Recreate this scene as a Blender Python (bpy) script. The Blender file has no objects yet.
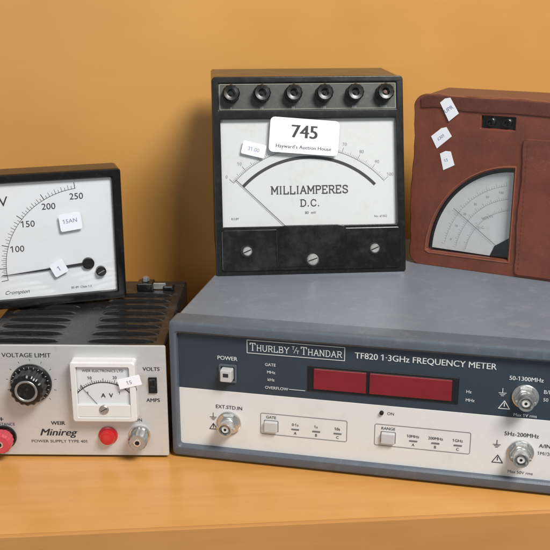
import bpy, bmesh, math, random
from mathutils import Matrix, Vector
random.seed(7)
S=0.01
scene=bpy.context.scene
COL=scene.collection
scene.view_settings.view_transform='Standard'
R=math.radians

# ------------------------------------------------------------ materials
def srgb(r,g,b):
    f=lambda c:(c/255/12.92) if c/255<=0.04045 else ((c/255+0.055)/1.055)**2.4
    return (f(r),f(g),f(b),1)
def mat(name,col,rough=0.5,metal=0.0,var=0.12,scale=60,bump=0.0,bscale=400,dust=0.0,dustcol=(0.45,0.43,0.4,1),
        stretch=(1,1,1),coat=0.0,rvar=0.12,spec=0.5,dlo=0.52,dhi=0.72,dscale=None,ddist=0.0006,scuff=None):
    m=bpy.data.materials.new(name); m.use_nodes=True
    nt=m.node_tree; N=nt.nodes; L=nt.links
    b=N['Principled BSDF']
    tc=N.new('ShaderNodeTexCoord'); mp=N.new('ShaderNodeMapping'); mp.inputs['Scale'].default_value=stretch
    L.new(tc.outputs['Object'],mp.inputs['Vector'])
    n=N.new('ShaderNodeTexNoise'); n.inputs['Scale'].default_value=scale; n.inputs['Detail'].default_value=6
    n.inputs['Roughness'].default_value=0.65
    L.new(mp.outputs[0],n.inputs['Vector'])
    mx=N.new('ShaderNodeMix'); mx.data_type='RGBA'
    mx.inputs[6].default_value=tuple(c*(1-var) for c in col[:3])+(1,)
    mx.inputs[7].default_value=tuple(min(1,c*(1+var)) for c in col[:3])+(1,)
    L.new(n.outputs['Fac'],mx.inputs[0])
    out=mx.outputs[2]
    def layer(out,sc,lo,hi,amt,colr,off=0.0):
        mp2=N.new('ShaderNodeMapping'); mp2.inputs['Location'].default_value=(off,off*2,off)
        L.new(tc.outputs['Object'],mp2.inputs['Vector'])
        n2=N.new('ShaderNodeTexNoise'); n2.inputs['Scale'].default_value=sc; n2.inputs['Detail'].default_value=10
        n2.inputs['Roughness'].default_value=0.75
        L.new(mp2.outputs[0],n2.inputs['Vector'])
        mr=N.new('ShaderNodeMapRange'); mr.inputs[1].default_value=lo; mr.inputs[2].default_value=hi
        mr.inputs[3].default_value=0; mr.inputs[4].default_value=amt
        L.new(n2.outputs['Fac'],mr.inputs[0])
        m2=N.new('ShaderNodeMix'); m2.data_type='RGBA'
        L.new(mr.outputs[0],m2.inputs[0]); L.new(out,m2.inputs[6]); m2.inputs[7].default_value=colr
        return m2.outputs[2]
    if dust>0: out=layer(out,dscale or scale*1.7,dlo,dhi,dust,dustcol)
    if scuff: out=layer(out,scuff[0],scuff[1],scuff[2],scuff[3],scuff[4],3.7)
    L.new(out,b.inputs['Base Color'])
    rr=N.new('ShaderNodeMapRange'); rr.inputs[3].default_value=max(0.02,rough-rvar); rr.inputs[4].default_value=min(1,rough+rvar)
    L.new(n.outputs['Fac'],rr.inputs[0]); L.new(rr.outputs[0],b.inputs['Roughness'])
    b.inputs['Metallic'].default_value=metal
    b.inputs['Specular IOR Level'].default_value=spec
    b.inputs['Coat Weight'].default_value=coat
    if bump>0:
        n3=N.new('ShaderNodeTexNoise'); n3.inputs['Scale'].default_value=bscale; n3.inputs['Detail'].default_value=4
        L.new(mp.outputs[0],n3.inputs['Vector'])
        bp=N.new('ShaderNodeBump'); bp.inputs['Strength'].default_value=bump; bp.inputs['Distance'].default_value=ddist
        L.new(n3.outputs['Fac'],bp.inputs['Height']); L.new(bp.outputs[0],b.inputs['Normal'])
    return m
def glassmat(name,tint=(1,1,1,1),rough=0.03):
    m=bpy.data.materials.new(name); m.use_nodes=True
    nt=m.node_tree; N=nt.nodes; L=nt.links; N.remove(N['Principled BSDF'])
    o=N['Material Output']; t=N.new('ShaderNodeBsdfTransparent'); t.inputs[0].default_value=tint
    g=N.new('ShaderNodeBsdfGlossy'); g.inputs['Roughness'].default_value=rough
    lw=N.new('ShaderNodeLayerWeight'); lw.inputs[0].default_value=0.5
    pw=N.new('ShaderNodeMath'); pw.operation='POWER'; pw.inputs[1].default_value=5; L.new(lw.outputs['Facing'],pw.inputs[0])
    ma=N.new('ShaderNodeMath'); ma.operation='MULTIPLY_ADD'; ma.inputs[1].default_value=0.93; ma.inputs[2].default_value=0.07
    L.new(pw.outputs[0],ma.inputs[0])
    x=N.new('ShaderNodeMixShader'); L.new(ma.outputs[0],x.inputs[0]); L.new(t.outputs[0],x.inputs[1]); L.new(g.outputs[0],x.inputs[2])
    L.new(x.outputs[0],o.inputs['Surface'])
    return m
def woodmat(name,c0,c1,rough,sc,grain,gw=.45,pores=.22):
    m=bpy.data.materials.new(name); m.use_nodes=True
    nt=m.node_tree; N=nt.nodes; L=nt.links; b=N['Principled BSDF']
    tc=N.new('ShaderNodeTexCoord')
    def noise(stretch,scale,detail=8):
        mp=N.new('ShaderNodeMapping'); mp.inputs['Scale'].default_value=stretch; L.new(tc.outputs['Object'],mp.inputs['Vector'])
        n=N.new('ShaderNodeTexNoise'); n.inputs['Scale'].default_value=scale; n.inputs['Detail'].default_value=detail; n.inputs['Roughness'].default_value=.6
        L.new(mp.outputs[0],n.inputs['Vector']); return n
    big=noise((1,1,1),sc,3); streak=noise(grain,14,8); fine=noise(tuple(g*3 for g in grain),60,3)
    add=N.new('ShaderNodeMath'); add.operation='MULTIPLY_ADD'; add.inputs[1].default_value=gw; L.new(streak.outputs['Fac'],add.inputs[0])
    a2=N.new('ShaderNodeMath'); a2.operation='MULTIPLY'; a2.inputs[1].default_value=1-gw; L.new(big.outputs['Fac'],a2.inputs[0]); L.new(a2.outputs[0],add.inputs[2])
    mr=N.new('ShaderNodeMapRange'); mr.inputs[1].default_value=.34; mr.inputs[2].default_value=.66; L.new(add.outputs[0],mr.inputs[0])
    mx=N.new('ShaderNodeMix'); mx.data_type='RGBA'; mx.inputs[6].default_value=c0; mx.inputs[7].default_value=c1; L.new(mr.outputs[0],mx.inputs[0])
    mr2=N.new('ShaderNodeMapRange'); mr2.inputs[1].default_value=.6; mr2.inputs[2].default_value=.75; mr2.inputs[3].default_value=0; mr2.inputs[4].default_value=pores
    L.new(fine.outputs['Fac'],mr2.inputs[0])
    mx2=N.new('ShaderNodeMix'); mx2.data_type='RGBA'; L.new(mr2.outputs[0],mx2.inputs[0]); L.new(mx.outputs[2],mx2.inputs[6])
    mx2.inputs[7].default_value=tuple(c*.6 for c in c0[:3])+(1,)
    L.new(mx2.outputs[2],b.inputs['Base Color'])
    r=N.new('ShaderNodeMapRange'); r.inputs[3].default_value=rough-.06; r.inputs[4].default_value=rough+.1; L.new(big.outputs['Fac'],r.inputs[0]); L.new(r.outputs[0],b.inputs['Roughness'])
    bp=N.new('ShaderNodeBump'); bp.inputs['Strength'].default_value=.08; bp.inputs['Distance'].default_value=.0004; L.new(streak.outputs['Fac'],bp.inputs['Height']); L.new(bp.outputs[0],b.inputs['Normal'])
    return m

M_shelf=woodmat('shelf_veneer',srgb(190,132,66),srgb(203,148,82),0.24,8,(.35,9,9))
M_edge=woodmat('shelf_edging',srgb(176,122,62),srgb(190,136,76),0.45,8,(.35,9,9))
M_wall=woodmat('wall_veneer',srgb(186,133,64),srgb(196,144,73),0.42,5,(.3,5,5),gw=.2,pores=.08)
M_slate=mat('slate_plastic',srgb(80,88,96),0.42,var=0.12,scale=50,bump=0.12,bscale=1500,dust=0.35,dustcol=(0.20,0.205,0.21,1),scuff=(160,.64,.74,.5,(0.32,0.33,0.34,1)))
M_case=mat('grey_blue_paint',srgb(108,115,123),0.40,var=0.12,scale=35,bump=0.10,bscale=1500,dust=0.4,dustcol=(0.28,0.28,0.285,1),dscale=90,scuff=(70,.66,.72,.5,(0.10,0.11,0.12,1)))
M_band=mat('dark_slate_print',srgb(48,58,67),0.38,var=0.06,scale=40)
M_cream=mat('off_white_panel',srgb(211,210,206),0.5,var=0.04,scale=30,dust=0.25,dustcol=(0.42,0.39,0.35,1))
M_white=mat('white_ink',srgb(205,207,206),0.6,var=0.03)
M_ink=mat('black_ink',srgb(38,38,42),0.6,var=0.05)
M_grink=mat('grey_ink',srgb(105,105,108),0.6,var=0.05)
M_fade=mat('faded_ink',srgb(140,140,140),0.6,var=0.05)
M_paleink=mat('pale_ink',srgb(150,160,168),0.6,var=0.05)
M_red=mat('red_filter',srgb(122,22,29),0.08,var=0.3,scale=60,coat=0.8)
M_blackgl=mat('black_gloss',srgb(26,24,26),0.2,var=0.1,coat=0.3)
M_bake=mat('black_bakelite',srgb(16,16,17),0.24,var=0.2,scale=70,bump=0.05,dust=0.35,dustcol=(0.06,0.058,0.056,1),dlo=0.52,dhi=0.85,dscale=240,spec=.4,rvar=.08)
M_dusty=mat('dusty_bakelite',srgb(15,15,16),0.22,var=0.2,scale=60,bump=0.04,dust=0.55,dustcol=(0.05,0.048,0.046,1),dlo=0.45,dhi=0.8,dscale=60,spec=.4,rvar=.08,scuff=(700,.66,.74,.5,(0.28,0.27,0.26,1)))
M_knob=mat('black_knob',srgb(18,18,19),0.26,var=0.2,scale=80,dust=0.2,dustcol=(0.15,0.14,0.13,1),dscale=300)
M_chrome=mat('worn_nickel',srgb(212,212,210),0.24,metal=0.9,var=0.12,scale=200,dust=0.25,dustcol=(0.2,0.18,0.14,1))
M_steel=mat('dull_steel',srgb(168,168,165),0.36,metal=0.7,var=0.2,scale=200,dust=0.4,dustcol=(0.12,0.11,0.1,1))
M_brass=mat('tarnished_brass',srgb(150,120,70),0.4,metal=0.9,var=0.25,scale=200)
M_copper=mat('dull_red_insert',srgb(90,36,28),0.4,var=0.2)
M_alu=mat('satin_aluminium',srgb(198,198,196),0.38,metal=0.35,var=0.08,scale=60,stretch=(.3,1,9),dust=0.5,dustcol=(0.30,0.28,0.25,1),dlo=0.57,dhi=0.8,dscale=160)
M_cover=mat('black_enamel',srgb(24,24,26),0.28,var=0.15,scale=60,bump=0.15,bscale=900,dust=0.5,dustcol=(0.08,0.078,0.076,1),dscale=150,scuff=(500,.67,.74,.5,(0.22,0.21,0.2,1)))
M_dial=mat('dial_paper',srgb(220,221,222),0.6,var=0.03,scale=30,dust=0.15,dustcol=(0.5,0.48,0.44,1))
M_dial2=mat('old_dial',srgb(204,205,203),0.6,var=0.06,scale=30,dust=0.4,dustcol=(0.42,0.41,0.38,1),dscale=60)
M_dial3=mat('shaded_dial',srgb(196,197,196),0.6,var=0.06,scale=30,dust=0.4,dustcol=(0.38,0.37,0.35,1),dscale=60)
M_plate=mat('olive_plate',srgb(46,46,43),0.45,var=0.15,scale=80,dust=0.5,dustcol=(0.12,0.115,0.10,1),dscale=300)
M_paper=mat('sticker_paper',srgb(234,235,240),0.7,var=0.02)
M_paperb=mat('aged_sticker',srgb(222,225,230),0.7,var=0.04,scale=200)
M_bink=mat('blue_ink',srgb(118,124,152),0.7,var=0.05)
M_redp=mat('red_plastic',srgb(184,34,38),0.25,var=0.1,coat=0.3)
M_pinkp=mat('faded_red_plastic',srgb(190,64,76),0.3,var=0.1)
M_leather=mat('red_brown_leather',srgb(112,60,43),0.38,var=0.28,scale=22,dust=0.8,dustcol=srgb(72,38,29),dlo=0.45,dhi=0.76,dscale=28,rvar=0.14,bump=0.2,bscale=700,ddist=0.0004,scuff=(85,.6,.74,.65,srgb(150,100,76)))
M_leath2=mat('dark_leather_edge',srgb(88,46,34),0.42,var=0.3,scale=60,dust=0.5,dustcol=srgb(56,29,22),bump=0.25,bscale=700,ddist=0.0004,scuff=(140,.6,.72,.6,srgb(140,92,70)))
M_rim=mat('scuffed_leather_rim',srgb(132,78,58),0.5,var=0.3,scale=120)
M_thread=mat('stitching',srgb(88,48,36),0.8)
M_olive=mat('olive_grey_line',srgb(120,120,108),.6)
M_glass=glassmat('clear_glass',(0.98,0.985,0.99,1))
M_hole=mat('dark_hole',srgb(8,8,8),0.8)
M_btn=mat('grey_button',srgb(184,183,181),0.5,var=0.03)
M_rub=mat('rubber',srgb(24,24,25),0.8)
M_ptfe=mat('white_dielectric',srgb(210,207,200),0.5)

# ------------------------------------------------------------ mesh builder
def rr(x0,x1,z0,z1,r,n=5):
    pts=[]
    r=max(r,1e-4)
    for cx,cz,a0 in((x1-r,z1-r,0),(x0+r,z1-r,90),(x0+r,z0+r,180),(x1-r,z0+r,270)):
        for i in range(n+1):
            a=R(a0+90*i/n); pts.append((cx+r*math.cos(a),cz+r*math.sin(a)))
    return pts
SER={
'I':(.4,[[(.2,0),(.2,1)]],[(.2,0),(.2,1)]),
'L':(.72,[[(.15,0),(.15,1)],[(.15,0),(.65,0),(.65,.25)]],[(.15,0),(.15,1)]),
'M':(.9,[[(.12,0),(.12,1),(.45,.3),(.78,1),(.78,0)]],[(.12,0),(.78,0),(.06,1),(.84,1)]),
'A':(.8,[[(.08,0),(.4,1),(.72,0)],[(.2,.35),(.6,.35)]],[(.08,0),(.72,0)]),
'P':(.72,[[(.15,0),(.15,1)],[(.15,1),(.5,1),(.65,.88),(.65,.62),(.5,.5),(.15,.5)]],[(.15,0),(.1,1)]),
'E':(.74,[[(.15,0),(.15,1)],[(.65,.78),(.65,1),(.15,1)],[(.15,.52),(.5,.52)],[(.15,0),(.65,0),(.65,.22)]],[(.1,0),(.1,1)]),
'R':(.78,[[(.15,0),(.15,1)],[(.15,1),(.5,1),(.65,.88),(.65,.62),(.5,.5),(.15,.5)],[(.42,.5),(.7,0)]],[(.15,0),(.1,1),(.72,0)]),
'S':(.78,[[(.65,.75),(.62,.92),(.4,1),(.18,.93),(.12,.75),(.2,.6),(.6,.42),(.68,.25),(.6,.08),(.4,0),(.15,.08),(.12,.25)]],[]),
'D':(.8,[[(.15,0),(.15,1)],[(.15,1),(.45,1),(.68,.8),(.72,.5),(.68,.2),(.45,0),(.15,0)]],[(.1,0),(.1,1)]),
'C':(.8,[[(.7,.75),(.62,.93),(.4,1),(.2,.9),(.1,.65),(.1,.35),(.2,.1),(.4,0),(.62,.07),(.7,.22)]],[]),
'T':(.8,[[(.4,0),(.4,1)],[(.08,.8),(.08,1),(.72,1),(.72,.8)]],[(.4,0)]),
'H':(.82,[[(.14,0),(.14,1)],[(.68,0),(.68,1)],[(.14,.5),(.68,.5)]],[(.14,0),(.14,1),(.68,0),(.68,1)]),
'U':(.8,[[(.12,1),(.12,.25),(.25,.03),(.4,0),(.55,.03),(.68,.25),(.68,1)]],[(.12,1),(.68,1)]),
'B':(.78,[[(.15,0),(.15,1)],[(.15,1),(.5,1),(.62,.88),(.62,.65),(.5,.53),(.15,.53)],[(.5,.53),(.68,.4),(.68,.12),(.5,0),(.15,0)]],[(.1,0),(.1,1)]),
'Y':(.8,[[(.08,1),(.4,.5),(.72,1)],[(.4,.5),(.4,0)]],[(.4,0),(.08,1),(.72,1)]),
'N':(.82,[[(.12,0),(.12,1),(.68,0),(.68,1)]],[(.12,0),(.08,1),(.68,1)]),
'.':(.35,[[(.15,0),(.15,.1)]],[]),
' ':(.4,[],[]),
}
def textmesh(t,shear=0):
    cu=bpy.data.curves.new('t','FONT'); cu.body=t; cu.size=1; cu.align_x='LEFT'; cu.shear=shear; cu.resolution_u=3
    ob=bpy.data.objects.new('t',cu); COL.objects.link(ob); bpy.context.view_layer.update()
    me=bpy.data.meshes.new_from_object(ob.evaluated_get(bpy.context.evaluated_depsgraph_get()))
    V=[(v.co.x,v.co.y) for v in me.vertices]; Fc=[list(p.vertices) for p in me.polygons]
    bpy.data.objects.remove(ob); bpy.data.curves.remove(cu); bpy.data.meshes.remove(me)
    return V,Fc
_one=[v[0] for v in textmesh('1')[0]]; ONEW=max(_one)-min(_one)
class MB:
    def __init__(s,M=None):
        s.bm=bmesh.new(); s.mats=[]; s.M=M or Matrix.Identity(4); s.eps=0
    def mi(s,m):
        if m not in s.mats: s.mats.append(m)
        return s.mats.index(m)
    def v(s,x,y,z):
        return s.bm.verts.new((s.M@Vector((x,y,z)))*S)
    def loft(s,loops,m,cap0=False,cap1=False,closed=True):
        i=s.mi(m); vl=[[s.v(*p) for p in lp] for lp in loops]
        for a,b in zip(vl,vl[1:]):
            n=len(a)
            for k in range(n if closed else n-1):
                f=s.bm.faces.new((a[k],a[(k+1)%n],b[(k+1)%n],b[k])); f.material_index=i
        if cap0: f=s.bm.faces.new(vl[0]); f.material_index=i
        if cap1: f=s.bm.faces.new(vl[-1][::-1]); f.material_index=i
    def rects(s,defs,m,cap0=False,cap1=False,n=5):
        s.loft([[(x,d[5],z) for x,z in rr(*d[:5],n)] for d in defs],m,cap0,cap1)
    def box(s,x0,x1,y0,y1,z0,z1,m,b=0.05,r=None):
        r=b if r is None else r
        def q(i,y): return (x0+i,x1-i,z0+i,z1-i,max(r-i,0.01),y)
        k=b*0.3
        s.rects([q(b,y0),q(k,y0+k),q(0,y0+b),q(0,y1-b),q(k,y1-k),q(b,y1)],m,True,True,4)
    def lathe(s,cx,cz,prof,m,n=32,knurl=0,kn=0,cap0=True,cap1=True):
        loops=[]
        for r,y in prof:
            lp=[]
            for i in range(n):
                a=2*math.pi*i/n
                q=r*(1+(knurl*math.cos(kn*a) if kn else 0))
                lp.append((cx+q*math.cos(a),y,cz+q*math.sin(a)))
            loops.append(lp)
        s.loft(loops,m,cap0,cap1)
    def poly(s,pts,y,m):
        s.eps+=1
        f=s.bm.faces.new([s.v(x,y-0.0008*(s.eps%9),z) for x,z in pts]); f.material_index=s.mi(m)
    def rect(s,x0,x1,z0,z1,y,m): s.poly([(x0,z0),(x1,z0),(x1,z1),(x0,z1)],y,m)
    def line(s,p,q,w,y,m):
        dx,dz=q[0]-p[0],q[1]-p[1]; l=math.hypot(dx,dz) or 1; nx,nz=-dz/l*w/2,dx/l*w/2
        ex,ez=dx/l*w*0.3,dz/l*w*0.3
        s.poly([(p[0]+nx-ex,p[1]+nz-ez),(q[0]+nx+ex,q[1]+nz+ez),(q[0]-nx+ex,q[1]-nz+ez),(p[0]-nx-ex,p[1]-nz-ez)],y,m)
    def pline(s,pts,w,y,m):
        for a,b in zip(pts,pts[1:]): s.line(a,b,w,y,m)
    def outline(s,x0,x1,z0,z1,w,y,m,r=0.1):
        a=rr(x0,x1,z0,z1,r,3); b=rr(x0+w,x1-w,z0+w,z1-w,max(r-w,0.01),3)
        s.loft([[(x,y,z) for x,z in a],[(x,y,z) for x,z in b]],m)
    def arc(s,cx,cz,r0,r1,a0,a1,y,m,n=40,sx=1):
        A=[];B=[]
        for i in range(n+1):
            a=R(a0+(a1-a0)*i/n)
            A.append((cx+r0*math.cos(a)*sx,y,cz+r0*math.sin(a))); B.append((cx+r1*math.cos(a)*sx,y,cz+r1*math.sin(a)))
        s.loft([A,B],m,closed=False)
    def serif(s,t,cx,cz,h,y,m,wt=0.13,track=0.08,width=None,small=False):
        ws=[]
        for i,ch in enumerate(t):
            k=0.8 if (small and i>0 and t[i-1]!=' ') else 1
            ws.append((SER[ch][0]+track)*k)
        tot=sum(ws); kx=(width/(tot*h)) if width else 1
        x=cx-tot*h*kx/2
        for i,ch in enumerate(t):
            k=0.8 if (small and i>0 and t[i-1]!=' ') else 1
            hh=h*k
            _,st,se=SER[ch]
            for pl in st: s.pline([(x+a*hh*kx,cz-h/2+b*hh) for a,b in pl],wt*hh,y,m)
            for a,b in se: s.line((x+(a-.1)*hh*kx,cz-h/2+b*hh),(x+(a+.1)*hh*kx,cz-h/2+b*hh),wt*hh*.6,y,m)
            x+=ws[i]*h*kx
    def text(s,t,cx,cz,h,y,m,bold=0.0,shear=0,rot=0,width=None,align='CENTER'):
        V,Fc=textmesh(t,shear)
        if not V: return
        k=h/0.72; xs=[v[0] for v in V]; x0=min(xs); W=max(xs)-x0
        kx=k if not width else width/W
        off=-W*kx/2 if align=='CENTER' else 0
        c,sn=math.cos(R(rot)),math.sin(R(rot)); i=s.mi(m)
        tf=lambda x,y2,dx:(cx+((x-x0)*kx+off+dx)*c-(y2-.36)*k*sn, cz+((x-x0)*kx+off+dx)*sn+(y2-.36)*k*c)
        for dx in ((0,) if bold<=0 else (-bold*k,bold*k)):
            s.eps+=1; yy=y-0.0008*(s.eps%9)
            vs=[]
            for v in V:
                X,Z=tf(v[0],v[1],dx); vs.append(s.v(X,yy,Z))
            for p in Fc:
                try:
                    f=s.bm.faces.new([vs[j] for j in p]); f.material_index=i
                except ValueError: pass
        for j,chh in enumerate(t):
            if chh=='1':
                pv=textmesh(t[:j+1],shear)[0]; xr=max(a for a,_ in pv); w_=ONEW
                s.line(tf(xr-w_*.6,.67,0),tf(xr-w_*2.6,.53,0),w_*.9*k,y,m)
    def plate(s,outer,holes,y0,y1,m,b=0.03):
        cu=bpy.data.curves.new('p','CURVE'); cu.dimensions='2D'; cu.fill_mode='BOTH'
        cu.extrude=max((y1-y0)/2-b,0.0005); cu.bevel_depth=b; cu.bevel_resolution=2
        for pts in [outer]+holes:
            sp=cu.splines.new('POLY'); sp.points.add(len(pts)-1)
            for p,(x,z) in zip(sp.points,pts): p.co=(x,z,0,1)
            sp.use_cyclic_u=True
        ob=bpy.data.objects.new('p',cu); COL.objects.link(ob); bpy.context.view_layer.update()
        me=bpy.data.meshes.new_from_object(ob.evaluated_get(bpy.context.evaluated_depsgraph_get()))
        i=s.mi(m); ym=(y0+y1)/2
        vs=[s.v(v.co.x,ym-v.co.z,v.co.y) for v in me.vertices]
        for p in me.polygons:
            try: f=s.bm.faces.new([vs[j] for j in p.vertices]); f.material_index=i
            except ValueError: pass
        bpy.data.objects.remove(ob); bpy.data.curves.remove(cu); bpy.data.meshes.remove(me)
    def done(s,name,parent=None,label=None,flat=False,norm=True):
        if norm:
            bmesh.ops.remove_doubles(s.bm,verts=s.bm.verts,dist=1e-6)
            bmesh.ops.recalc_face_normals(s.bm,faces=s.bm.faces)
        me=bpy.data.meshes.new(name); s.bm.to_mesh(me); s.bm.free()
        for m in s.mats: me.materials.append(m)
        ob=bpy.data.objects.new(name,me); COL.objects.link(ob)
        if not flat:
            for p in me.polygons: p.use_smooth=True
            me.set_sharp_from_angle(angle=R(32))
            wn=ob.modifiers.new('wn','WEIGHTED_NORMAL'); wn.keep_sharp=True; wn.weight=100
        if parent: ob.parent=parent
        if label: ob['label']=label
        return ob
def thing(name,loc,yaw,label,cat):
    e=bpy.data.objects.new(name,None); e.empty_display_size=0.03
    e.location=Vector(loc)*S; e.rotation_euler=(0,0,R(yaw)); COL.objects.link(e)
    e['label']=label; e['category']=cat
    return e

# ------------------------------------------------------------ setting
def setting(name,build,label):
    b=MB(); build(b); o=b.done(name); o['kind']='structure'; o['label']=label
    o.location=(0,47.55*S,0); o.rotation_euler=(0,0,R(4.7)); return o
def bs(b):
    b.box(-60,60,0.35,32,-2.9,0,M_shelf,0.03)
    b.box(-60,60,0,0.35,-2.9,-0.0,M_edge,0.08)
setting('shelf',bs,'orange beech veneer shelf board')
def bw(b): b.box(-60,60,32.0,33.5,-3,60,M_wall,0.05)
setting('wall',bw,'yellow-orange veneer back wall of the shelf')

# ------------------------------------------------------------ frequency meter
F=thing('frequency_meter',(-6.72,55.6,0),-12.2,'wide grey-blue bench frequency meter standing on the shelf','frequency meter')
b=MB(); b.box(0.15,25.85,0.9,23.0,0.55,9.4,M_case,0.22)
b.done('case',F)
b=MB()
b.rects([(.2,25.8,.5,9.3,.3,1.55),(0,26,.15,9.5,.35,1.5),(0,26,.15,9.5,.35,.25),(.07,25.93,.22,9.43,.3,.07),(.25,25.75,.4,9.25,.25,0),
  (.38,25.62,.78,8.85,.25,0),(.5,25.5,.9,8.7,.2,.12),(.55,25.45,.95,8.65,.2,.6)],M_slate)
b.done('bezel',F)
b=MB()
b.box(.5,25.5,.4,.9,4.86,8.7,M_band,0.02)
b.box(.5,25.5,.38,.9,.9,4.86,M_cream,0.02)
b.done('front_panel',F)
Y=.36
b=MB()
b.outline(5.0,11.15,7.6,8.5,.045,Y,M_white,.02)
b.serif('THURLBY',6.45,8.05,.48,Y,M_white,width=2.55,small=True,wt=.12)
b.serif('THANDAR',9.7,8.05,.48,Y,M_white,width=2.6,small=True,wt=.12)
b.line((7.98,7.85),(8.18,8.25),.03,Y,M_white); b.line((7.86,8.28),(8.02,8.28),.03,Y,M_white); b.line((7.94,8.08),(7.94,8.28),.03,Y,M_white)
b.line((8.14,8.02),(8.30,8.02),.03,Y,M_white); b.line((8.22,7.82),(8.22,8.02),.03,Y,M_white)
b.text('TF820 1·3GHz FREQUENCY METER',15.95,8.05,.40,Y,M_white,width=8.4,bold=.012)
b.text('POWER',3.75,7.15,.27,Y,M_white,bold=.015)
for t,x,z in(('GATE',6.5,6.95),('MHz',6.55,6.45),('kHz',6.55,5.95),('OVERFLOW',6.9,5.4)): b.text(t,x,z,.2,Y,M_white,bold=.01)
b.line((7.7,5.4),(8.7,5.4),.04,Y,M_white)
b.text('Hz',18.65,6.3,.2,Y,M_white,bold=.01); b.text('MHz',18.75,5.75,.2,Y,M_white,bold=.01)
b.text('50-1300MHz',21.9,7.42,.27,Y,M_white,bold=.012)
b.text('B/INPUT',22.95,6.7,.25,Y,M_white,align='LEFT'); b.text('50 ohm',22.95,6.2,.22,Y,M_white,align='LEFT'); b.text('Max 1V rms',22.0,5.08,.2,Y,M_white)
def tri(x,z,m,s=.32):
    b.pline([(x-s,z-s*.8),(x+s,z-s*.8),(x,z+s*.8),(x-s,z-s*.8)],.05,Y,m); b.line((x,z-.1),(x,z+.12),.05,Y,m)
def earth(x,z,m):
    b.line((x,z),(x,z+.3),.04,Y,m)
    for k,w in enumerate((.22,.15,.08)): b.line((x-w,z-k*.09),(x+w,z-k*.09),.035,Y,m)
tri(20.75,5.65,M_white); tri(20.6,2.05,M_ink); tri(2.75,2.35,M_ink,.25); earth(20.6,6.4,M_white); earth(2.75,3.0,M_ink); earth(20.5,3.0,M_ink)
b.text('EXT.STD.IN',3.8,3.78,.25,Y,M_ink,bold=.01)
b.text('5Hz-200MHz',21.9,3.8,.27,Y,M_ink,bold=.012)
b.text('A/INPUT',22.95,3.2,.25,Y,M_ink,bold=.01,align='LEFT'); b.text('1M//20pF',22.95,2.7,.22,Y,M_ink,align='LEFT'); b.text('Max 50V rms',22.0,1.28,.2,Y,M_ink)
b.text('ON',14.05,4.38,.2,Y,M_ink)
for x0,x1,tx,t,cols in((5.85,11.4,6.55,'GATE',(('0·1s','A'),('1s','B'),('10s','C'))),(13.1,18.95,13.95,'RANGE',(('10MHz','A'),('200MHz','B'),('1GHz','C')))):
    b.outline(x0,x1,2.15,3.62,.035,Y,M_grink,.12)
    b.text(t,tx,3.36,.19,Y,M_ink,bold=.01)
    for k,(p,q) in enumerate(cols):
        x=tx+1.55+k*1.35
        b.text(p,x,3.0,.19,Y,M_ink,bold=.01); b.text(q,x,2.42,.19,Y,M_ink,bold=.01)
        b.rect(x-.25,x+.25,2.62,2.72,Y,M_grink)
b.done('printed_lettering',F,flat=True,norm=False)
b=MB(); b.box(8.85,18.05,.34,.45,5.42,7.12,M_blackgl,.03); b.done('display_surround',F)
for x0,x1 in((9.25,12.5),(12.7,17.65)):
    b=MB(); b.box(x0,x1,.24,.42,5.62,6.95,M_red,.03)
    b.done('display_window',F)
b=MB(); b.rects([(3.2,4.35,5.55,6.75,.1,.36),(3.2,4.35,5.55,6.75,.1,.25),(3.32,4.23,5.67,6.63,.08,.25),(3.32,4.23,5.67,6.63,.08,.36)],M_slate)
b.box(3.4,4.15,-.25,.4,5.75,6.55,M_btn,.08); b.box(3.6,3.95,-.27,-.2,6.1,6.35,M_ink,.02); b.done('power_button',F)
for tx in(6.55,13.95):
    b=MB(); b.box(tx-.42,tx+.42,.1,.45,2.4,3.1,M_btn,.06); b.rects([(tx-.47,tx+.47,2.35,3.15,.08,.37),(tx-.42,tx+.42,2.4,3.1,.06,.37)],M_grink); b.done('push_button',F)
b=MB(); b.lathe(13.5,4.4,[(.13,.38),(.13,.25),(.08,.2)],M_hole,16,cap0=False); b.done('indicator_lamp',F)
def bnc(x,z):
    b=MB()
    b.lathe(x,z,[(.78,.36),(.78,.26),(.72,.22)],M_chrome,32,cap0=False)
    b.lathe(x,z,[(.66,.22),(.66,.02),(.62,-.03),(.45,-.03)],M_chrome,6,cap0=False,cap1=False)
    b.lathe(x,z,[(.5,-.02),(.5,-.12),(.47,-.16),(.47,-.75),(.44,-.8),(.38,-.8),(.37,-.75),(.37,-.2)],M_chrome,32,cap0=False,cap1=True)
    b.lathe(x,z,[(.24,-.25),(.24,-.65),(.2,-.68)],M_ptfe,20,cap0=False)
    b.lathe(x,z,[(.09,-.65),(.09,-.69)],M_hole,12,cap0=False)
    for sx in(-1,1):
        b.box(x+sx*.53-.07,x+sx*.53+.07,-.6,-.46,z-.07,z+.07,M_chrome,.02)
    b.done('coaxial_connector',F)
bnc(3.8,2.7); bnc(21.92,6.3); bnc(21.92,2.65)
for x in(2,24):
    for y in(2.5,21): 
        b=MB(Matrix.Translation((x,y,0))@Matrix.Rotation(R(-90),4,'X'))
        b.lathe(0,0,[(.55,0),(.6,-.1),(.65,-.58)],M_rub,20); b.done('rubber_foot',F)

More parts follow.
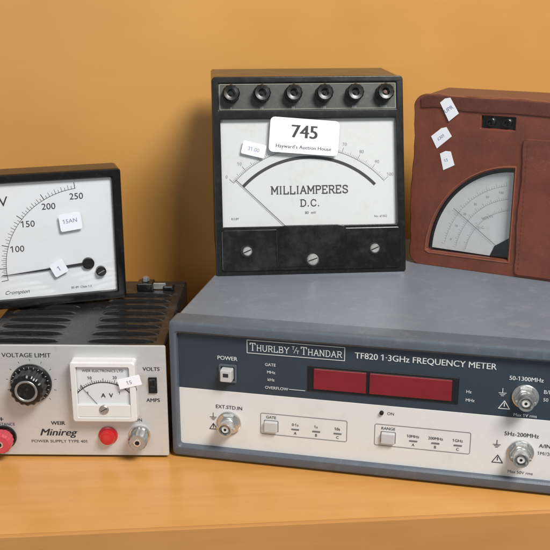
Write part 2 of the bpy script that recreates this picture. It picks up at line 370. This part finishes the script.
# ------------------------------------------------------------ power supply
P=thing('power_supply',(-18.98,55.6,0),-0.8,'silver and black bench power supply with louvred top on the shelf','power supply')
W=12.1
b=MB(); b.box(.05,W-.05,.25,13.8,.25,7.7,M_cover,.18)
for c0,c1 in((.7,5.2),(6.9,11.4)):
    for k in range(8):
        y=1.1+k*1.3
        lo=[]
        for j in range(17):
            t=j/16; x=c0+(c1-c0)*t; hgt=.21*(math.sin(math.pi*t)**.4 if 0<t<1 else 0)
            lo.append([(x,y,7.69),(x,y+.02,7.69+hgt),(x,y+.22,7.69+hgt*.97),(x,y+.5,7.69+hgt*.6),(x,y+.8,7.69)])
        b.loft(lo,M_cover,closed=False)
        lo2=[]
        for j in range(17):
            t=j/16; x=c0+.12+(c1-c0-.24)*t; hgt=.175*(math.sin(math.pi*t)**.4 if 0<t<1 else 0)
            lo2.append([(x,y-.01,7.70),(x,y-.01,7.70+hgt)])
        b.loft(lo2,M_hole,closed=False)
b.done('louvred_cover',P)
b=MB(); b.box(0,W,0,.2,.2,7.85,M_alu,.04,r=.12); b.done('front_panel',P)
b=MB(); Y=-.01
b.text('VOLTAGE LIMIT',3.3,7.2,.30,Y,M_ink,bold=.015,width=3.1)
b.text('VOLTS',11.15,6.3,.26,Y,M_ink,bold=.025); b.text('AMPS',11.2,4.15,.26,Y,M_ink,bold=.025)
b.text('WEIR',5.0,2.5,.27,Y,M_ink,bold=.03)
b.text('Minireg',5.0,1.85,.5,Y,M_ink,bold=.03,shear=.3,width=2.4)
b.text('POWER SUPPLY TYPE 401',5.0,1.2,.2,Y,M_ink,bold=.01,width=3.6)
b.text('+',1.35,2.75,.4,Y,M_ink,bold=.02); b.text('SUBSTANCE',1.45,2.4,.2,Y,M_ink)
b.text('ON',10.2,2.75,.22,Y,M_ink,bold=.01)
for k in range(11):
    a=R(225-27*k); c,s_=math.cos(a),math.sin(a)
    b.line((3.5+1.5*c,5.3+1.5*s_),(3.5+1.62*c,5.3+1.62*s_),.03,Y,M_ink)
b.done('printed_lettering',P,flat=True,norm=False)
b=MB()
kz=5.3
b.lathe(3.5,kz,[(1.3,0),(1.32,-.15),(1.25,-.3),(1.1,-.35)],M_knob,72,knurl=.0,cap0=False)
b.lathe(3.5,kz,[(1.1,-.3),(1.1,-.5),(1.02,-1.2),(.9,-1.32),(.7,-1.35)],M_knob,96,knurl=.035,kn=16,cap0=False,cap1=False)
b.lathe(3.5,kz,[(.72,-1.35),(.70,-1.37),(.60,-1.37),(.57,-1.34)],M_steel,40,cap0=False,cap1=False)
b.lathe(3.5,kz,[(.58,-1.34),(.3,-1.32)],M_knob,32,cap0=False)
for k in range(24):
    a=R(15*k); b.line((3.5+1.14*math.cos(a),kz+1.14*math.sin(a)),(3.5+1.22*math.cos(a),kz+1.22*math.sin(a)),.03,-.37,M_white)
b.done('control_knob',P)
b=MB()
b.rects([(6.15,10.25,2.95,7.05,.2,0),(6.15,10.25,2.95,7.05,.2,-.7),(6.22,10.18,3.02,6.98,.18,-.8),(6.5,9.9,3.25,6.75,.12,-.82),(6.55,9.85,3.3,6.7,.1,-.7)],M_cream)
b.done('small_meter_frame',P)
b=MB(); b.box(6.5,9.9,-.6,-.1,3.3,6.75,M_dial,.02); y=-.62
b.text('WEIR ELECTRONICS LTD',8.2,6.42,.17,y,M_ink,width=2.6)
b.arc(8.2,3.4,2.2,2.26,38,142,y,M_ink)
for k in range(31):
    a=R(142-104*k/30); l=.26 if k%5==0 else .14
    b.line((8.2+2.24*math.cos(a),3.4+2.24*math.sin(a)),(8.2+(2.24+l)*math.cos(a),3.4+(2.24+l)*math.sin(a)),.03,y,M_ink)
for t,a in(('0',140),('10',108),('20',74),('30',42)): b.text(t,8.2+2.72*math.cos(R(a))*.98,3.4+2.72*math.sin(R(a))-.05,.2,y,M_ink,bold=.01)
b.text('1',7.2,4.9,.2,y,M_ink); b.text('A  V',8.4,4.75,.3,y,M_ink,bold=.02); b.text('1',9.2,4.9,.2,y,M_ink)
b.line((8.2,3.6),(6.75,5.4),.035,-.66,M_ink)
b.done('small_meter_dial',P,flat=True,norm=False)
b=MB(); b.box(6.5,9.9,-.79,-.5,3.3,4.15,M_cream,.05); b.lathe(8.2,3.85,[(.3,-.7),(.3,-.85),(.24,-.9)],M_steel,24); b.line((8.02,3.75),(8.38,3.95),.05,-.91,M_ink); b.done('zero_adjuster',P)
b=MB(); b.rect(6.55,9.85,4.1,6.7,-.76,M_glass); b.done('small_meter_glass',P,flat=True,norm=False)
b=MB(M=Matrix.Translation((9.9,0,5.75))@Matrix.Rotation(R(-14),4,'Y')); b.box(-.72,.72,-.86,-.83,-.33,.35,M_paper,.01); b.text('15',0,0,.26,-.87,M_bink); b.done('price_sticker',P)
b=MB(); b.box(10.95,11.5,-.12,0,4.65,5.75,M_knob,.04); b.box(11.03,11.42,-.3,-.1,5.2,5.68,M_knob,.06); b.box(11.03,11.42,-.17,-.1,4.72,5.15,M_blackgl,.04); b.done('rocker_switch',P)
def post(x,z,m,met=True,r=.62):
    b=MB()
    b.lathe(x,z,[(r+.1,0),(r+.1,-.12),(r,-.15)],M_knob if not met else M_chrome,32,cap0=False)
    b.lathe(x,z,[(r*.8,-.12),(r*.85,-.3),(r,-.4),(r,-1.0),(r*.85,-1.15)],m,60,knurl=.03,kn=15,cap0=False)
    b.lathe(x,z,[(.24,-1.14),(.24,-1.2)],M_chrome,20); b.lathe(x,z,[(.15,-1.2),(.15,-1.21)],M_hole,16)
    return b
post(1.45,1.5,M_pinkp,False,.7).done('terminal_post',P,'pinkish red terminal post')
b=MB(); b.lathe(8.2,1.65,[(.62,0),(.62,-.1),(.5,-.14),(.5,-.4),(.45,-.5),(.2,-.58)],M_redp,32,cap0=False); b.done('indicator_lamp',P,'round red neon lamp')
post(10.25,1.7,M_steel,True,.6).done('terminal_post',P,'bare metal terminal post')
b=MB(); b.box(8.6,9.8,11.2,12.4,7.7,8.3,M_knob,.1)
b.M=Matrix.Translation((9.2,11.8,8.3))@Matrix.Rotation(R(90),4,'X')
b.lathe(0,0,[(.28,.05),(.28,.3),(.2,.36)],M_steel,6)
b.M=Matrix.Identity(4); b.box(9.7,10.7,11.6,11.8,7.75,8.2,M_steel,.04); b.box(10.5,11.3,11.4,12.2,7.7,8.05,M_knob,.12)
b.done('terminal_block',P)
for x in(1.5,10.6):
    for y in(1.5,12): 
        b=MB(Matrix.Translation((x,y,0))@Matrix.Rotation(R(-90),4,'X'))
        b.lathe(0,0,[(.5,0),(.5,-.3)],M_rub,16); b.done('rubber_foot',P)

# ------------------------------------------------------------ square voltmeter
V=thing('panel_voltmeter',(-19.9,61.7,7.88),17.5,'square black-framed panel voltmeter standing on the power supply','voltmeter')
VM=Matrix.Diagonal((1,1,.975,1))
b=MB(VM)
b.rects([(0.4,9.3,0.4,9.3,.25,2.3),(0,9.7,0,9.7,.25,2.2),(0,9.7,0,9.7,.25,.15),(.06,9.64,.06,9.64,.22,.04),(.2,9.5,.2,9.5,.2,0),(.52,9.18,.52,9.18,.15,0),(.62,9.08,.62,9.08,.12,.1),(.66,9.04,.66,9.04,.1,.4)],M_bake,True)
b.done('frame',V)
b=MB(VM); b.lathe(4.85,4.85,[(4.3,2.2),(4.3,5.0),(4.1,5.3)],M_bake,48); b.done('rear_housing',V)
b=MB(VM); b.box(.6,9.1,.38,.7,.6,9.1,M_dial,.02); y=.36
pc=(7.15,2.85)
def pol(r,a): return (pc[0]+r*math.cos(R(a)),pc[1]+r*math.sin(R(a)))
VA=((0,188),(25,185),(50,179),(75,171.5),(100,162.5),(150,140),(200,119),(250,96))
def vang(v):
    for (a,p),(c_,d) in zip(VA,VA[1:]):
        if v<=c_: return p+(d-p)*(v-a)/(c_-a)
b.arc(pc[0],pc[1],5.55,5.58,96,188,y,M_ink,60)
for k in range(51):
    v=k*5
    if v<25 and v%25: continue
    a=vang(v)
    l=.45 if k%10==0 else (.33 if k%2==0 else .22)
    b.line(pol(5.55,a),pol(5.55+l,a),.04 if k%10==0 else .02,y,M_ink)
for v in(100,150,200,250):
    x,z=pol(5.02 if v>100 else 4.9,vang(v)); b.text(str(v),x,z,.46,y,M_ink)
b.text('V',1.75,7.8,.72,y,M_ink)
b.text('Crompton',2.2,1.15,.28,y,M_ink,shear=.35); b.text('BS 89  Class 1.5',6.6,1.1,.16,y,M_grink)
b.done('dial',V,flat=True,norm=False)
b=MB(VM); b.poly([(6.9,2.95),(6.9,2.72),(1.2,2.42),(1.2,2.46)],.25,M_ink); b.done('needle',V,flat=True)
b=MB(VM); b.lathe(pc[0],pc[1],[(.42,.38),(.42,.15),(.36,.1)],M_knob,28); b.lathe(pc[0]+.85,pc[1]-.65,[(.36,.38),(.36,.05),(.3,-.02)],M_knob,24); b.line((pc[0]+.65,pc[1]-.75),(pc[0]+1.05,pc[1]-.55),.06,-.03,M_steel)
b.done('pivot_cover',V)
b=MB(VM); b.rect(.64,9.06,.64,9.06,.12,M_glass); b.done('glass_cover',V,flat=True,norm=False)
def sticker(par,x,z,w,h,rot,y,texts=(),m=M_paperb,name='price_sticker',lab=None,ink=M_bink,M0=None,shape=None):
    b=MB((M0 or Matrix.Identity(4))@Matrix.Translation((x,0,z))@Matrix.Rotation(R(-rot),4,'Y'))
    sh=shape or rr(-w/2,w/2,-h/2,h/2,min(w,h)*.12,3)
    b.plate(sh,[],y-.025,y,m,.004)
    for t,tx,tz,th,bo,wd in texts: b.text(t,tx,tz,th,y-.034,ink,bold=bo,width=wd)
    return b.done(name,par,lab,norm=False)
sticker(V,6.1,5.9,1.5,1.2,6,.1,(('15AN',0,.1,.3,.0,None),))
sticker(V,5.1,2.65,1.0,1.0,25,.1,(('1',0,0,.35,.0,None),))

# ------------------------------------------------------------ big milliammeter
A=thing('milliammeter',(-4.1,65.0,9.4),5.0,'large black sloping-front milliammeter standing on the frequency meter','milliammeter')
T=15.0; MT=Matrix.Rotation(R(-T),4,'X')
WW=13.6; H=14.1; ct,stt=math.cos(R(T)),math.sin(R(T))
b=MB()
prof=[(0.35,0.0),(10.6,0.0),(10.8,.2),(10.8,H*ct-.2+.0),(10.6,H*ct),(H*stt+.55,H*ct),(.55,.3)]
def sec(x,i):
    c=(5.5,6.8); return [(x,c[0]+(y-c[0])*(1-i/6),c[1]+(z-c[1])*(1-i/7)) for y,z in prof]
b.loft([sec(0.0+.0,.12),sec(.12,0),sec(WW-.12,0),sec(WW,.12)],M_bake,True,True)
b.done('case',A)
b=MB(MT)
outer=rr(-.05,WW+.05,0.0,H+.05,.25,4)
b.plate(outer,[rr(.4,WW-.4,3.45,11.25,.12,3),rr(.3,WW-.3,11.75,13.8,.1,3)],0,.7,M_bake,.06)
b.done('front_frame',A)
b=MB(MT); b.box(.3,WW-.3,.12,.5,11.75,13.8,M_plate,.03); b.outline(.42,WW-.42,11.86,13.7,.06,.1,M_olive,.08)
b.done('terminal_plate',A)
for i,x in enumerate((1.25,3.45,5.7,7.92,10.12,12.3)):
    b=MB(MT)
    b.lathe(x,12.95,[(.62,.14),(.62,-.05),(.5,-.12),(.5,-.3),(.6,-.36),(.6,-.75),(.52,-.85)],M_knob,48,knurl=.03,kn=12,cap0=False,cap1=False)
    b.lathe(x,12.95,[(.52,-.85),(.3,-.83),(.26,-.8),(.26,-.5)],M_knob,48,cap0=False)
    b.lathe(x,12.95,[(.13,-.5),(.13,-.6)],M_copper if i==5 else M_hole,16)
    b.done('terminal_post',A)
b=MB(MT)
for i,t in enumerate(('+','10','30','100','300','1000')):
    x=(1.25,3.45,5.7,7.92,10.12,12.3)[i]; b.text(t,x,12.0,.18,.1,M_paleink)
b.done('printed_lettering',A,flat=True,norm=False)
b=MB(MT); b.box(.35,WW-.35,.45,.7,3.4,11.3,M_dial2,.02); y=.43
c=(6.8,1.75)
def pl(r,a): return (c[0]+r*math.cos(R(a)),c[1]+r*math.sin(R(a)))
b.arc(c[0],c[1],6.58,6.8,44,136,y,M_ink,70)
b.arc(c[0],c[1],7.35,7.38,42,138,y,M_grink,70)
for k in range(101):
    a=138-96*k/100; l=.42 if k%10==0 else (.3 if k%5==0 else .18)
    b.line(pl(7.36,a),pl(7.36+l,a),.03 if k%10==0 else .016,y,M_grink)
for k in range(11):
    x,z=pl(8.05,138-96*k/10)
    b.text(str(k*10),x,z,.24,y,M_fade)
b.serif('MILLIAMPERES',6.85,6.1,.55,y,M_ink,wt=.15,width=5.7)
b.serif('D.C.',6.85,5.15,.48,y,M_ink,wt=.15,width=1.5)
b.text('80  mV',6.85,4.45,.2,y,M_ink); b.text('B.S.89',1.35,4.1,.16,y,M_grink); b.text('No. 61552',12.0,4.1,.16,y,M_grink)
b.done('dial',A,flat=True,norm=False)
b=MB(MT); b.line(pl(2.2,136),pl(7.4,136),.045,.33,M_ink); b.done('needle',A,flat=True)
b=MB(MT); b.rect(.4,WW-.4,3.45,11.25,.2,M_glass); b.done('glass_cover',A,flat=True,norm=False)
b=MB(MT)
b.box(.3,WW-.3,-.14,.2,.3,3.3,M_dusty,.1,r=.2)
b.plate([(4.3,3.2),(4.45,3.4),(4.9,3.5),(8.7,3.5),(9.15,3.4),(9.3,3.2),(9.3,.6),(4.3,.6)],[],-.22,0.1,M_dusty,.05)
b.done('lower_cover',A,'dusty black bakelite lower cover')
for x,z,r,m in((2.15,1.75,.34,M_steel),(6.85,1.05,.42,M_steel),(11.4,1.75,.34,M_steel)):
    b=MB(MT); yy=-.14 if r<.4 else -.22
    b.lathe(x,z,[(r+.12,yy+.02),(r+.12,yy-.05),(r,yy-.06)],M_knob,28,cap1=True)
    b.lathe(x,z,[(r,yy-.05),(r,yy-.1),(r*.8,yy-.16)],m,28); b.line((x-r*.7,z-.1),(x+r*.7,z+.1),.08,yy-.165,M_hole)
    b.done('adjusting_screw' if r>.4 else 'screw',A)
L=sticker(A,6.45,9.9,5.0,2.5,-5,-.02,(('745',-.0,.35,.95,.03,None),("Hayward's Auction House",0,-.78,.26,.015,4.0)),m=M_paper,name='lot_label',lab='white lot label printed 745',ink=M_ink,M0=MT)
sticker(A,2.8,9.05,1.7,.95,-14,.16,(('31.00',0,0,.28,.0,None),),M0=MT)

# ------------------------------------------------------------ leather-cased meter
C=thing('cased_test_meter',(10.05,68.5,9.4),-27,'red-brown leather cased test meter with fan-shaped window on the frequency meter','test meter')
cw=12.4; ch=12.5
b=MB()
def q(i,y,e=0): return (i,cw-i,0+max(0,i*.3)+e*0,ch-i,max(.9-i*.5,.1),y)
b.rects([q(.12,.32),q(0,.5),q(0,3),q(0,5.4),q(.15,5.8),q(.5,6.0)],M_leath2,False,True,8)
b.done('case',C)
cx,cz,rx,rz=7.45,1.05,6.15,6.8
N_=28
arcp=[(cx+rx*math.cos(R(a)),cz+rz*math.sin(R(a))) for a in [92+ (176-92)*i/N_ for i in range(N_+1)]]
fan=[(cx,cz)]+[(cx,cz+rz)]+arcp+[(cx-rx,cz+.15),(cx-rx+.3,cz)]
b=MB()
o=rr(.05,cw-.05,.05,ch-.05,.85,8)
def sub(pts,st=.4):
    out=[]
    for (x0,z0),(x1,z1) in zip(pts,pts[1:]+pts[:1]):
        n=max(1,int(math.hypot(x1-x0,z1-z0)/st))
        for i in range(n): out.append((x0+(x1-x0)*i/n,z0+(z1-z0)*i/n))
    return out
o=[(x+.06*math.sin(z*.9)+.025*math.sin(z*4.1),z+(.07*math.sin(x*1.1)+.025*math.sin(x*4.3) if z>6 else 0)) for x,z in sub(o)]
b.plate(o,[fan,rr(4.75,7.3,10.35,11.4,.1,3)],.0,.42,M_leather,.09)
fc=(cx-2.6,cz+2.9)
grow=lambda k:[(fc[0]+(x-fc[0])*k,fc[1]+(z-fc[1])*k) for x,z in fan]
b.loft([[(x,.02,z) for x,z in grow(1.035)],[(x,-.05,z) for x,z in grow(1.028)],[(x,-.05,z) for x,z in grow(1.005)],[(x,.05,z) for x,z in grow(.998)]],M_rim)
b.done('front_leather',C)
b=MB(); 
st=[(x+.05*math.sin(z*1.1)+.02*math.sin(z*4.7),z) for x,z in sub(rr(7.95,cw-.3,.25,9.9,.25,4))]
b.plate(st,[],-.16,.02,M_leather,.06)
for k in range(26): b.line((8.2,.6+k*.35),(8.2,.78+k*.35),.05,-.17,M_thread)
b.done('leather_strap',C)
b=MB()
tf_=[(.5,ch-.85),(1.4,ch-.75),(2.4,ch-.78),(3.6,ch-.92),(5.0,ch-.95),(7,ch-.88),(9.5,ch-.95),(cw-.2,ch-.95),(cw-.1,ch-.1),(.9,ch-.02),(.45,ch-.3)]
b.plate(tf_,[],-.1,.05,M_leath2,.05)
b.done('top_flap',C)
b=MB()
b.box(.6,cw-.8,.7,1.4,.4,ch-.5,M_blackgl,.05)
b.loft([[(x,.4,z) for x,z in grow(.999)],[(x,.75,z) for x,z in grow(.96)]],M_blackgl)
b.done('meter_body',C)
b=MB()
fr=[(cx-.1+(rx-.4)*math.cos(R(a))*1,cz+(rz-.45)*math.sin(R(a))) for a in [90+ 88*i/N_ for i in range(N_+1)]]
b.plate([(cx-.1,cz+.1)]+fr,[],.56,.69,M_dial3,.01)
y=.55
def pe(k,a): return (cx+.3+(rx)*k*math.cos(R(a)),cz-.4+rz*k*math.sin(R(a)))
for kk in(.86,.72,.6):
    b.pline([pe(kk,a) for a in range(100,172,3)],.018,y,M_fade)
    for j in range(37):
        a=100+70*j/36; b.line(pe(kk,a),pe(kk+(.04 if j%4==0 else .02),a),.014,y,M_fade)
for j,t in enumerate(('0','10','20','30','50','100')): 
    x,z=pe(.8,165-12*j); b.text(t,x,z,.17,y,M_fade)
b.text('VOLTS',5.6,4.0,.2,y,M_fade,rot=20); b.text('D.C.',5.2,3.2,.2,y,M_fade,rot=15)
b.poly([(cx-.05,cz+.1),(cx-.05,cz+1.7),(cx-1.2,cz+.9),(cx-1.5,cz+.1)],.52,M_blackgl)
b.done('dial',C,flat=True,norm=False)
b=MB(); b.line((6.9,1.6),(3.1,4.4),.03,.47,M_ink); b.done('needle',C,flat=True)
b=MB(); b.poly([(x,z) for x,z in fan],.39,M_glass); b.done('glass_cover',C,flat=True,norm=False)
b=MB(); b.box(4.75,7.3,.3,.5,10.35,11.4,M_blackgl,.03)
for x in(5.45,6.6): b.lathe(x,10.87,[(.34,.31),(.34,.12),(.28,.08),(.17,.08),(.16,.28)],M_knob,24,cap0=False)
b.done('socket_panel',C)
tagsh=lambda w,h:[(-w/2,-h/2),(w/2,-h/2+.1),(w/2+.05,h/2-.15),(w/2-.3,h/2),(-w/2+.15,h/2-.05)]
sticker(C,2.5,11.65,1.05,1.4,35,-.11,(('UPR',0,0,.28,.0,None),),shape=tagsh(.9,1.5))
sticker(C,2.0,9.6,1.3,1.0,38,-.01,(('£301',0,0,.22,.0,None),),shape=tagsh(1.4,1.0))
sticker(C,2.5,8.0,.9,1.2,22,-.01,(('15',0,0,.22,.0,None),),shape=tagsh(.9,1.25))

# ------------------------------------------------------------ lights, world, camera
def area(name,loc,tgt,size,power,col):
    l=bpy.data.lights.new(name,'AREA'); l.shape='RECTANGLE'; l.size=size[0]; l.size_y=size[1]; l.energy=power; l.color=col
    o=bpy.data.objects.new(name,l); COL.objects.link(o); o.location=loc
    o.rotation_euler=(Vector(tgt)-Vector(loc)).to_track_quat('-Z','Y').to_euler(); return o
area('ceiling_light',(0.52,-0.20,1.12),(0.14,0.62,0.04),(0.5,0.36),27,(1,0.985,0.97))
area('fill_light',(-0.35,-0.7,0.50),(0.0,0.62,0.1),(0.5,0.5),3.6,(0.93,0.97,1))  # weak cool fill lamp added at front left, stands for no actual window
w=bpy.data.worlds.new('World'); scene.world=w; w.use_nodes=True
w.node_tree.nodes['Background'].inputs[0].default_value=(0.95,0.98,1,1); w.node_tree.nodes['Background'].inputs[1].default_value=0.23
cd=bpy.data.cameras.new('camera'); cam=bpy.data.objects.new('camera',cd); COL.objects.link(cam)
cam.location=(0,0,0.30); cam.rotation_euler=(R(90-17.5),0,0); cd.angle=2*math.atan(275/950); cd.clip_start=0.01; cd.clip_end=50
scene.camera=cam
